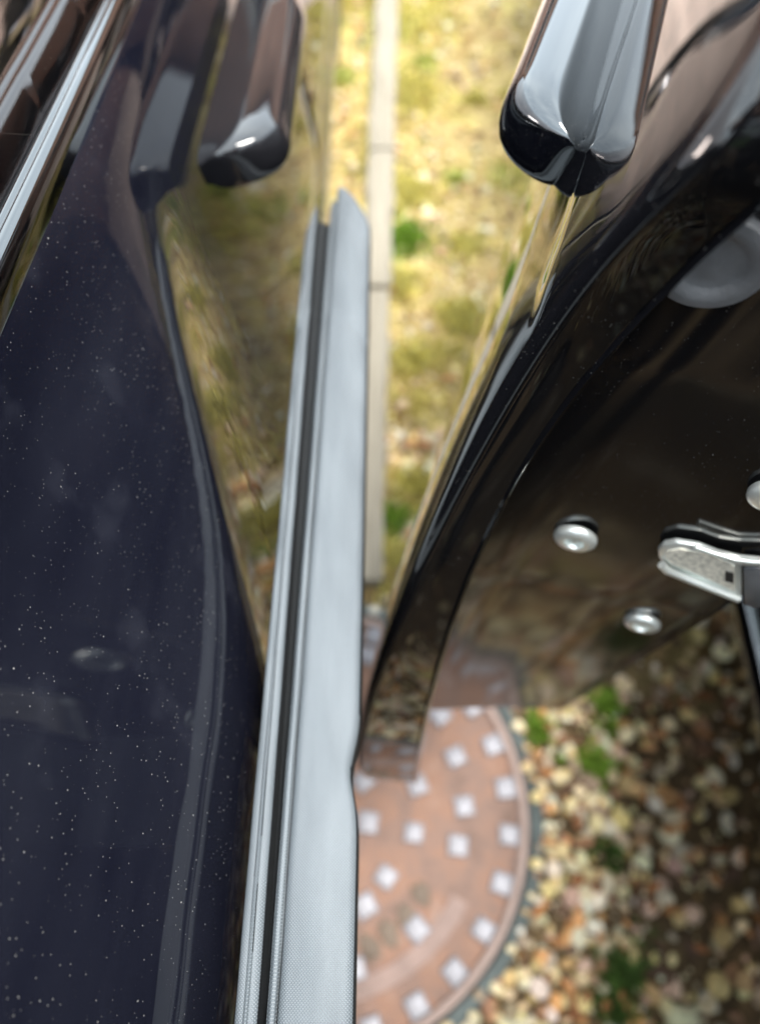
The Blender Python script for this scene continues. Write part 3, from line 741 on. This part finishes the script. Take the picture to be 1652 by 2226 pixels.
for d in DD:
    dq = min(d, .60)
    o, s, i_ = Of(dq), Sf(dq), If(dq * 1.0)
    o[2] = s[2] = i_[2] = H - d
    k = max(0, (d - .60) / .007); rnd = 1 - math.sqrt(max(0, 1 - k * k))
    Fdir = (s - o) / np.linalg.norm(s - o)
    tap = max(0, (d - .545) / .062); tap = 1 - math.sqrt(max(0, 1 - tap * tap)); o = o + Fdir * tap * .016 + U * tap * .006
    o = o + Fdir * rnd * .006 + U * rnd * .006; s = s - Fdir * rnd * .002 + U * rnd * .006; i_ = i_ - W * rnd * .004 + U * rnd * .006
    # skin character line: a soft shoulder at the handle height
    row = []
    def skin(u):
        bow = .004 * (u / DL) * (1 - u / DL) * 4
        hingefade = 1 - .0 * u
        # crease: skin tucks in by about 3 mm below the line, easing out again towards the bulge
        cz = .168 - .030 * (u / .3)
        q = d - cz
        c = .0028 * (1 / (1 + math.exp(-q / .0011))) * math.exp(-max(0, q) / .055) * min(1, u / .05)
        # scoop under the handle
        sc = .0 * math.exp(-((u - .17) / .055) ** 2 - ((d - .185) / .020) ** 2)
        # line the hinge side up with the car
        cw = .016 + .036 * min(1, max(0, (d - .13) / .07)); curl = .0046 * (cw / .052) ** 1.2 * (1 - max(0, 1 - u / cw) ** 2)
        return o + U * u - W * bow - W * curl + W * (c + sc) * (1 if d < .5 else 0)
    for u in UL[::-1]: row.append(skin(u))
    r = .0055
    p0, p2 = skin(r), o + Fdir * r
    for q in np.linspace(0, 1, 7)[1:]:
        row.append(p0 * (1 - q) ** 2 + o * 2 * q * (1 - q) + p2 * q * q)
    fl = np.linalg.norm(s - p2)
    for q in (.35, .7): row.append(p2 + (s - p2) * q + U * .0012 * q)
    # lip at the end of the flange and the step down to the end plate
    row.append(s + U * .0012 - Fdir * .0012); row.append(s - U * .0004); row.append(s + Fdir * .0014 + U * .0010); row.append(s + Fdir * .0020 + U * .0045)
    e0 = plate0(dq); e0[2] = H - d; e0 = e0 + U * rnd * .006
    row.append(s + (e0 - s) * A(.55, .75, 1) ); row.append(e0); IE0 = len(row) - 1
    for q in np.linspace(0, 1, 14)[1:]:
        p = e0 * (1 - q) + i_ * q
        # pressed relief of the end plate
        rel = .0022 / (1 + math.exp(-(q - .22) / .03)) + .0008 * math.sin(q * 9 + d * 14) * q * (1 - q) * 2
        row.append(p + U * rel * (1 if q < 1 else 1))
    i2 = row[-1]
    row.append(i2 + W * .002 + U * .001); row.append(i2 + W * .003 + U * .004)
    tr0 = i2 + W * .003
    for u in UL[1:]: row.append(tr0 + U * u)
    rows.append(row)
rows = np.array(rows); nr, nc, _ = rows.shape
Fd = grid_faces(nr, nc, closed=True)
nu = len(UL)
V = rows.reshape(-1, 3).tolist()
def cap(r, flip):
    base = r * nc; f = []
    j0 = nu - 7
    for j in range(j0):                     # skin point j and the trim point at the same distance
        q = (base + j, base + j + 1, base + nc - 2 - j, base + nc - 1 - j); f.append(q[::-1] if flip else q)
    hub = IE0; ring = list(range(j0, nc - j0))
    for a, b in list(zip(ring[:-1], ring[1:])) + [(ring[-1], ring[0])]:
        if hub not in (a, b): f.append((base + hub, base + a, base + b))
    return f
Fd += cap(nr - 1, False) + cap(0, True)
door = keep(mesh_obj('door', V, Fd, M_right, RC, sharp=42))
bm = bmesh.new(); bm.from_mesh(door.data); bmesh.ops.recalc_face_normals(bm, faces=bm.faces)
for f_ in bm.faces:
    if all(v.index % nc >= IE0 - 1 for v in f_.verts) and all(v.index % nc <= IE0 + 16 for v in f_.verts): f_.material_index = 1
bm.to_mesh(door.data); bm.free(); door.data.materials.append(M_jamb)
door.data.set_sharp_from_angle(angle=R(42))
door['label'] = 'open front door with its latch and screws on the end face'

def on_end(x, y):
    """point of the door's end plate behind photo position x, y"""
    best = None
    for d in np.linspace(.09, .6, 1400):
        p = at(x, y, d); e0, i_ = plate0(d), If(d)
        k = (p[0] - e0[0]) / (i_[0] - e0[0]); e = abs(p[1] - (e0[1] + k * (i_[1] - e0[1])))
        if best is None or e < best[0]: best = (e, p)
    return best[1]
def end_matrix(p, lift=0.0, roll_=0):
    # local z points out of the end plate towards the viewer, x inwards, y up
    z = Vector(-U); x = Vector(W); y = z.cross(x)
    M = Matrix((x, y, z)).transposed().to_4x4(); M.translation = Vector(p) + z * lift
    return M @ Matrix.Rotation(roll_, 4, 'Z')
def screw(x, y, r):
    M = end_matrix(on_end(x, y), -.001)
    o = lathe('screw', [(r * .62, .0), (r, .0), (r * 1.02, .0014), (r * .98, .0024), (r * .86, .0033), (r * .60, .0039), (r * .50, .0039), (r * .45, .0034), (r * .41, .0012), (r * .20, .0010), (r * .16, .0026), (.0001, .0028)], M_zinc, door, M, 36)
screw(1250, 1170, .0088); screw(1395, 1354, .0084); screw(1682, 1078, .0085)
# round grey rubber stop on the flange side, high up
p = on_end(1545, 560); M = end_matrix(p, -.001)
rs = lathe('rubber_stop', [(.0150, 0), (.0150, .0030), (.0142, .0042), (.0120, .0046), (.0100, .0044), (.0088, .0034), (.0078, .0030), (.0040, .0032), (.0001, .0034)], M_plastic, door, M, 48)
# latch: bright plate and bars; a black slab on it paints the dark of the opening
pl = on_end(1440, 1200); M = end_matrix(on_end(1560, 1225), .0)
def slab(name, outline, z0, z1, m, parent, M, bev=.0006):
    bm = bmesh.new(); lo = [bm.verts.new((x, y, z0)) for x, y in outline]; f = bm.faces.new(lo)
    r = bmesh.ops.extrude_face_region(bm, geom=[f])
    for v in [g for g in r['geom'] if isinstance(g, bmesh.types.BMVert)]: v.co.z = z1
    bmesh.ops.recalc_face_normals(bm, faces=bm.faces)
    if bev: bmesh.ops.bevel(bm, geom=[e for e in bm.edges], offset=bev, segments=2, profile=.5, affect='EDGES')
    bm.transform(M); return keep(bm_obj(name, bm, m, parent))
def capsule(cx, cy, l, h, n=10):
    pts = []
    for k in range(n): a = R(90 + 180 * k / (n - 1)); pts.append((cx - l / 2 + h / 2 * math.cos(a), cy + h / 2 * math.sin(a)))
    pts += [(cx + l / 2 + h / 2, cy - h / 2), (cx + l / 2 + h / 2, cy + h / 2)]
    return pts
def outline_px(px):
    P = [Vector(on_end(x, y)) for x, y in px]; Mi = M.inverted(); return [((Mi @ q).x, (Mi @ q).y) for q in P]
latch = slab('latch', outline_px([(1432, 1205), (1430, 1188), (1442, 1175), (1470, 1168), (1520, 1175), (1560, 1190), (1610, 1200), (1668, 1203), (1668, 1216), (1612, 1215), (1612, 1284), (1600, 1292), (1560, 1278), (1450, 1230)]), .0003, .0030, M_zinc, door, M, .0010)
slab('plate', outline_px([(1446, 1200), (1452, 1186), (1480, 1180), (1540, 1190), (1598, 1212), (1598, 1266), (1530, 1238), (1462, 1214)]), .0031, .0036, plain('worn_latch_plate', (.66, .62, .53), .55, metal=.2, var=.35, scale=500), latch, M, 0)
slab('painted_hole', outline_px([(1578, 1222), (1596, 1226), (1596, 1248), (1578, 1243)]), .0037, .0040, M_rubber, latch, M, 0)
def rod(name, px, r, m):
    tube(name, [on_end(x, y) - U * .0038 for x, y in px], r, m, latch, 10)
rod('lower_bar', [(1440, 1210), (1452, 1222), (1500, 1242), (1560, 1266), (1606, 1284)], .0017, M_zinc)
rod('upper_bar', [(1512, 1170), (1550, 1183), (1600, 1198), (1640, 1202), (1672, 1202)], .0012, M_zinc)
slab('cover', outline_px([(1616, 1222), (1668, 1224), (1668, 1300), (1640, 1308), (1618, 1300)]), .0003, .0020, M_plastic, latch, M, .0008)

# pull handle on the open door
hb = Of(.184) + U * .099 - W * .001; hb[2] = H - .182
handle('handle', door, M_gloss, hb, U, -W * .985 + A(0, 0, .17), A(0, 0, .985) + W * .17, .23, .68)
# the pane is wound down: only its top edge stands in the slot, between rubber lips
G = []
for u in np.linspace(.04, .98, 24):
    o = Of(.075) + U * u + W * (.045 - .020 * (u / DL) * (1 - u / DL) * 4)
    G.append([A(o[0], o[1], H - .080), A(o[0], o[1], H - .066)])
grid_obj('window', G, M_glass, door, thick=.004)
for dw in (-.006, .006): tube('window_seal', [g[0] + W * dw + A(0, 0, .004) for g in G], .003, M_rubber, door, 8)

# ================================================================ DOOR GUARD between the cars
guard = empty('door_guard', (-.03, .15, H - .38))
tag(guard, 'long pale grey padded door guard strip hanging between the two black cars', 'door guard')
def gdrop(Y): return .288 + SLOPE * Y
def pad(name, xl, xr, y0, yend, r, tall, m, dent=False, ny=140, puff=.0012):
    """xl, xr: functions of Y; yend(x) the slanting far end"""
    G = []
    for j in range(ny):
        q = j / (ny - 1)
        row = []; 
        Yc = y0 + (yend(.5) - y0) * q
        a, b = xl(Yc), xr(Yc)
        if dent:
            b -= .0030 * math.exp(-((Yc - .062) / .012) ** 2)
        wv = .0004 * math.sin(Yc * 60) + .0003 * math.sin(Yc * 137 + 1) + .0006 * math.exp(-((Yc - .30) / .006) ** 2) * -1 + .0004 * math.sin(Yc * 23)
        wd = b - a; rr = min(r, wd / 2 * .98)
        prof = []
        for k in range(7):
            t_ = R(180 - 90 * k / 6); prof.append((a + rr + rr * math.cos(t_), -rr + rr * math.sin(t_)))
        for k in range(1, 6):
            x = a + rr + (wd - 2 * rr) * k / 6; prof.append((x, puff * math.sin(math.pi * k / 6)))
        for k in range(7):
            t_ = R(90 - 90 * k / 6); prof.append((b - rr + rr * math.cos(t_), -rr + rr * math.sin(t_)))
        prof += [(b, -tall + .003), (b - .003, -tall), (a + .003, -tall), (a, -tall + .003)]
        for (x, z) in prof:
            f = (x - a) / wd
            ye = y0 + (yend(f) - y0) * q
            e = max(0, (q - .985) / .015)
            row.append((x, ye, H - gdrop(ye) + z + wv - .004 * e ** 2))
        G.append(row)
    G = np.array(G); n, m_, _ = G.shape
    F = grid_faces(n, m_, closed=True); F.append(tuple(range(m_))[::-1]); F.append(tuple((n - 1) * m_ + k for k in range(m_)))
    o = keep(mesh_obj(name, G.reshape(-1, 3), F, m, guard, sharp=50))
    bm = bmesh.new(); bm.from_mesh(o.data); bmesh.ops.recalc_face_normals(bm, faces=bm.faces)
    if name != 'piping':                    # the sides below the rounded top are coloured black
        for f_ in bm.faces:
            if f_.normal.z < .42: f_.material_index = 1
    bm.to_mesh(o.data); bm.free(); o.data.materials.append(M_web); return o
lerp = lambda a, b, Y: a + (b - a) * (Y / .40)
pad('pad', lambda Y: lerp(-.0325, -.0290, Y), lambda Y: lerp(-.0080, -.0062, Y), -.30, lambda f: .438 - .045 * f ** 1.5, .0042, .027, M_fabric, True)
pad('flap', lambda Y: lerp(-.0462, -.0475, Y), lambda Y: lerp(-.0385, -.0410, Y), -.30, lambda f: .385 + .035 * f, .0030, .024, M_fabric)
pad('piping', lambda Y: lerp(-.0348, -.0316, Y), lambda Y: lerp(-.0328, -.0296, Y), -.30, lambda f: .42, .0010, .004, M_fabric, puff=0)
def webp(Y): return lerp(-.0383, -.0408, Y), lerp(-.0327, -.0292, Y)
G = []
for Y in np.linspace(-.30, .405, 60):
    a, b = webp(Y); z = H - gdrop(Y)
    G.append([(a, Y, z - .002), (a + .0005, Y, z - .010), (a * .5 + b * .5, Y, z - .013), (b - .0005, Y, z - .010), (b, Y, z - .0035), (b, Y, z - .022), (a, Y, z - .022)])
G = np.array(G); F = grid_faces(len(G), 7, closed=True); F.append(tuple(range(7))[::-1]); F.append(tuple((len(G) - 1) * 7 + k for k in range(7)))
keep(mesh_obj('webbing', G.reshape(-1, 3), F, M_web, guard, sharp=30))

# ================================================================ BEYOND: what the paint mirrors
house = empty('house', (0, 11, 0)); tag(house, 'red brick house across the paved drive beyond the cars', 'house')
box('wall', (-6, 6.4, -.01), (7, 12, 2.95), M_brick, house)
bm = bmesh.new(); v = [bm.verts.new(q) for q in [(-6.3, 6.1, 2.88), (7.3, 6.1, 2.88), (7.3, 12.3, 2.88), (-6.3, 12.3, 2.88), (-6.3, 9.2, 3.6), (7.3, 9.2, 3.6)]]
for q in [(0, 1, 5, 4), (2, 3, 4, 5), (0, 4, 3), (1, 2, 5), (3, 2, 1, 0)]: bm.faces.new([v[k] for k in q])
keep(bm_obj('roof', bm, M_tile, house, smooth=False))
for x in (-4.2, -1.2, 1.0, 5.8):
    wf = box('window', (x - .7, 6.33, 1.0), (x + .7, 6.41, 2.1), M_white, house, .01); box('pane', (x - .6, 6.32, 1.08), (x + .6, 6.33, 2.02), M_glass, wf)
def bush(name, cx, cy, rx, ry, h, n, label, seed):
    g = np.random.default_rng(seed); V = []; F = []; C = []
    for _ in range(n):
        d = g.normal(size=3); d /= np.linalg.norm(d); d[2] = abs(d[2]); rad = g.uniform(.72, 1.02) * (1 + .12 * math.sin(d[0] * 7 + d[1] * 5))
        c = np.array([cx + d[0] * rx * rad, cy + d[1] * ry * rad, .12 + d[2] * h * rad]); a, b = g.normal(size=3), g.normal(size=3); a /= np.linalg.norm(a); b -= a * (a @ b); b /= np.linalg.norm(b)
        s = g.uniform(.03, .06); k = len(V); V += [c - a * s, c + b * s * .5, c + a * s, c - b * s * .5]; F.append((k, k + 1, k + 2, k + 3)); t_ = np.array((.07, .16, .03)) * g.uniform(.6, 1.4); C += [(*t_, 1)] * 4
    r = tag(empty(name, (cx, cy, 0)), label, 'shrub')
    me = bpy.data.meshes.new('foliage'); me.from_pydata([tuple(q) for q in V], [], F); at_ = me.color_attributes.new('tint', 'FLOAT_COLOR', 'POINT'); at_.data.foreach_set('color', np.array(C, np.float32).ravel())
    me.materials.append(M_moss); o = link(bpy.data.objects.new('foliage', me)); o.parent = r; keep(o)
    tube('trunk', [(cx, cy, -.02), (cx + .02, cy, .3), (cx, cy + .02, h * .7)], [.04, .03, .015], M_wood, r, 8)
bush('shrub', -3.4, 5.2, 1.1, .8, 1.5, 3500, 'round green shrub left of the drive before the brick house', 1)
bush('shrub', 3.2, 5.0, .9, .8, 1.2, 3000, 'smaller green shrub right of the drive before the brick house', 2)

# ================================================================ the person behind the open door
def person():
    r = tag(empty('person', (.14, -.72, 0)), 'person in dark clothes standing in the gap between the two black cars', 'person')
    M_dark = plain('dark_jacket', (.012, .013, .018), .85, var=.3, scale=90); M_jeans = plain('dark_trousers', (.012, .014, .022), .9, var=.3, scale=120)
    M_skin = plain('skin', (.45, .28, .20), .5); M_hair = plain('brown_hair', (.05, .03, .02), .7, var=.4, scale=300); M_shoe = plain('dark_shoes', (.02, .018, .016), .6)
    def skin_mesh(name, V, E, Rr, m, sub=2, root=0, parent=r):
        me = bpy.data.meshes.new(name); me.from_pydata([tuple(v) for v in V], E, []); me.materials.append(m)
        o = link(bpy.data.objects.new(name, me)); o.parent = parent
        md = o.modifiers.new('skin', 'SKIN'); md.use_smooth_shade = True
        for k, q in enumerate(Rr):
            d_ = me.skin_vertices[0].data[k]; d_.radius = q if hasattr(q, '__len__') else (q, q); d_.use_root = k == root
        s2 = o.modifiers.new('sub', 'SUBSURF'); s2.levels = s2.render_levels = sub
        return keep(o)
    x, y = .14, -.74
    # body leaning forward: pelvis, spine, neck, head, arms reaching forward with the phone, legs
    V = [(x, y, .93), (x, y + .06, 1.05), (x, y + .15, 1.20), (x, y + .25, 1.34), (x, y + .31, 1.42), (x, y + .37, 1.49), (x, y + .40, 1.58),
         (x - .16, y + .24, 1.34), (x - .22, y + .36, 1.16), (x - .14, y + .60, 1.10), (x + .16, y + .24, 1.34), (x + .21, y + .36, 1.16), (x + .02, y + .60, 1.10),
         (x - .085, y - .03, .87), (x - .09, y - .05, .49), (x - .09, y - .12, .10), (x + .085, y - .03, .87), (x + .09, y - .05, .49), (x + .09, y - .12, .10)]
    E = [(0, 1), (1, 2), (2, 3), (3, 4), (4, 5), (5, 6), (3, 7), (7, 8), (8, 9), (3, 10), (10, 11), (11, 12), (0, 13), (13, 14), (14, 15), (0, 16), (16, 17), (17, 18)]
    Q = [(.15, .11), (.14, .10), (.16, .11), (.15, .09), (.055, .055), (.075, .09), (.075, .09), (.06, .06), (.045, .045), (.03, .03), (.06, .06), (.045, .045), (.03, .03), (.09, .09), (.062, .065), (.045, .05), (.09, .09), (.062, .065), (.045, .05)]
    b = skin_mesh('body', V, E, Q, M_skin)
    sv = [v for v in V]; E2 = [(0, 1), (1, 2), (2, 3), (3, 4), (4, 5), (5, 6), (3, 7), (7, 8), (8, 9)]
    jm = [(x, y - .005, .90), V[1], V[2], V[3], V[7], V[8], (V[9][0], V[9][1] - .03, V[9][2]), V[10], V[11], (V[12][0], V[12][1] - .03, V[12][2]), (x, y + .30, 1.40)]
    skin_mesh('jacket', jm, [(0, 1), (1, 2), (2, 3), (3, 4), (4, 5), (5, 6), (3, 7), (7, 8), (8, 9), (3, 10)], [(.180, .140), (.172, .135), (.185, .13), (.175, .11), (.078, .078), (.062, .062), (.046, .046), (.078, .078), (.062, .062), (.046, .046), (.07, .07)], M_dark)
    skin_mesh('trousers', [(x, y, .97), V[13], V[14], (V[15][0], V[15][1], .09), V[16], V[17], (V[18][0], V[18][1], .09)], [(0, 1), (1, 2), (2, 3), (0, 4), (4, 5), (5, 6)], [(.165, .125), (.105, .11), (.078, .08), (.066, .072), (.105, .11), (.078, .08), (.066, .072)], M_jeans)
    for sx in (-1, 1):
        skin_mesh('shoe', [(x + sx * .09, y - .17, .05), (x + sx * .095, y - .06, .045), (x + sx * .10, y + .06, .032)], [(0, 1), (1, 2)], [(.042, .048), (.045, .045), (.042, .028)], M_shoe)
    # hands: palm and five curled fingers each
    for sx, hx in ((-1, V[9][0]), (1, V[12][0])):
        hy, hz = V[9][1], V[9][2] - .01
        P = [(hx, hy - .02, hz), (hx, hy + .035, hz)]; Ed = [(0, 1)]; Rr = [(.028, .018), (.036, .014)]
        o = skin_mesh('hand', P, Ed, Rr, M_skin, 2, 0, b)
        for k, (ox, ln) in enumerate(((-.030, .030), (-.011, .036), (.009, .035), (.028, .028))):
            f = [(hx + ox, hy + .035, hz), (hx + ox, hy + .035 + ln, hz + .004), (hx + ox * .95, hy + .035 + ln * 1.5, hz - .012), (hx + ox * .9, hy + .035 + ln * 1.4, hz - .032)]
            skin_mesh('finger', f, [(0, 1), (1, 2), (2, 3)], [.0095, .009, .0082, .0068], M_skin, 2, 0, b)
        skin_mesh('thumb', [(hx - sx * .02, hy, hz), (hx - sx * .045, hy + .025, hz + .008), (hx - sx * .05, hy + .055, hz + .012)], [(0, 1), (1, 2)], [.012, .0105, .008], M_skin, 2, 0, b)
    # head details
    hx, hy, hz = x, y + .395, 1.535
    def ball(name, c, rad, m, sub=3):
        bm = bmesh.new(); bmesh.ops.create_icosphere(bm, subdivisions=sub, radius=1)
        for v in bm.verts: v.co = Vector((c[0] + v.co.x * rad[0], c[1] + v.co.y * rad[1], c[2] + v.co.z * rad[2]))
        return keep(bm_obj(name, bm, m, b))
    bm = bmesh.new(); bmesh.ops.create_icosphere(bm, subdivisions=4, radius=1)
    bmesh.ops.delete(bm, geom=[v for v in bm.verts if v.co.y > .35 and v.co.z < .55 or v.co.z < -.55], context='VERTS')
    for v in bm.verts: v.co = Vector((hx + v.co.x * .088, hy - .012 + v.co.y * .108, hz + .045 + v.co.z * .10 + .002 * math.sin(v.co.x * 40)))
    hr = keep(bm_obj('hair', bm, M_hair, r)); sm = hr.modifiers.new('solid', 'SOLIDIFY'); sm.thickness = .008
    for sx in (-1, 1):
        ball('eye', (hx + sx * .031, hy + .074, hz + .008), (.013, .012, .009), M_lamp); ball('ear', (hx + sx * .083, hy - .002, hz - .002), (.010, .020, .032), M_skin)
    ball('nose', (hx, hy + .092, hz - .020), (.013, .020, .026), M_skin); ball('mouth', (hx, hy + .080, hz - .055), (.026, .012, .008), plain('lips', (.35, .14, .12), .5))
person()
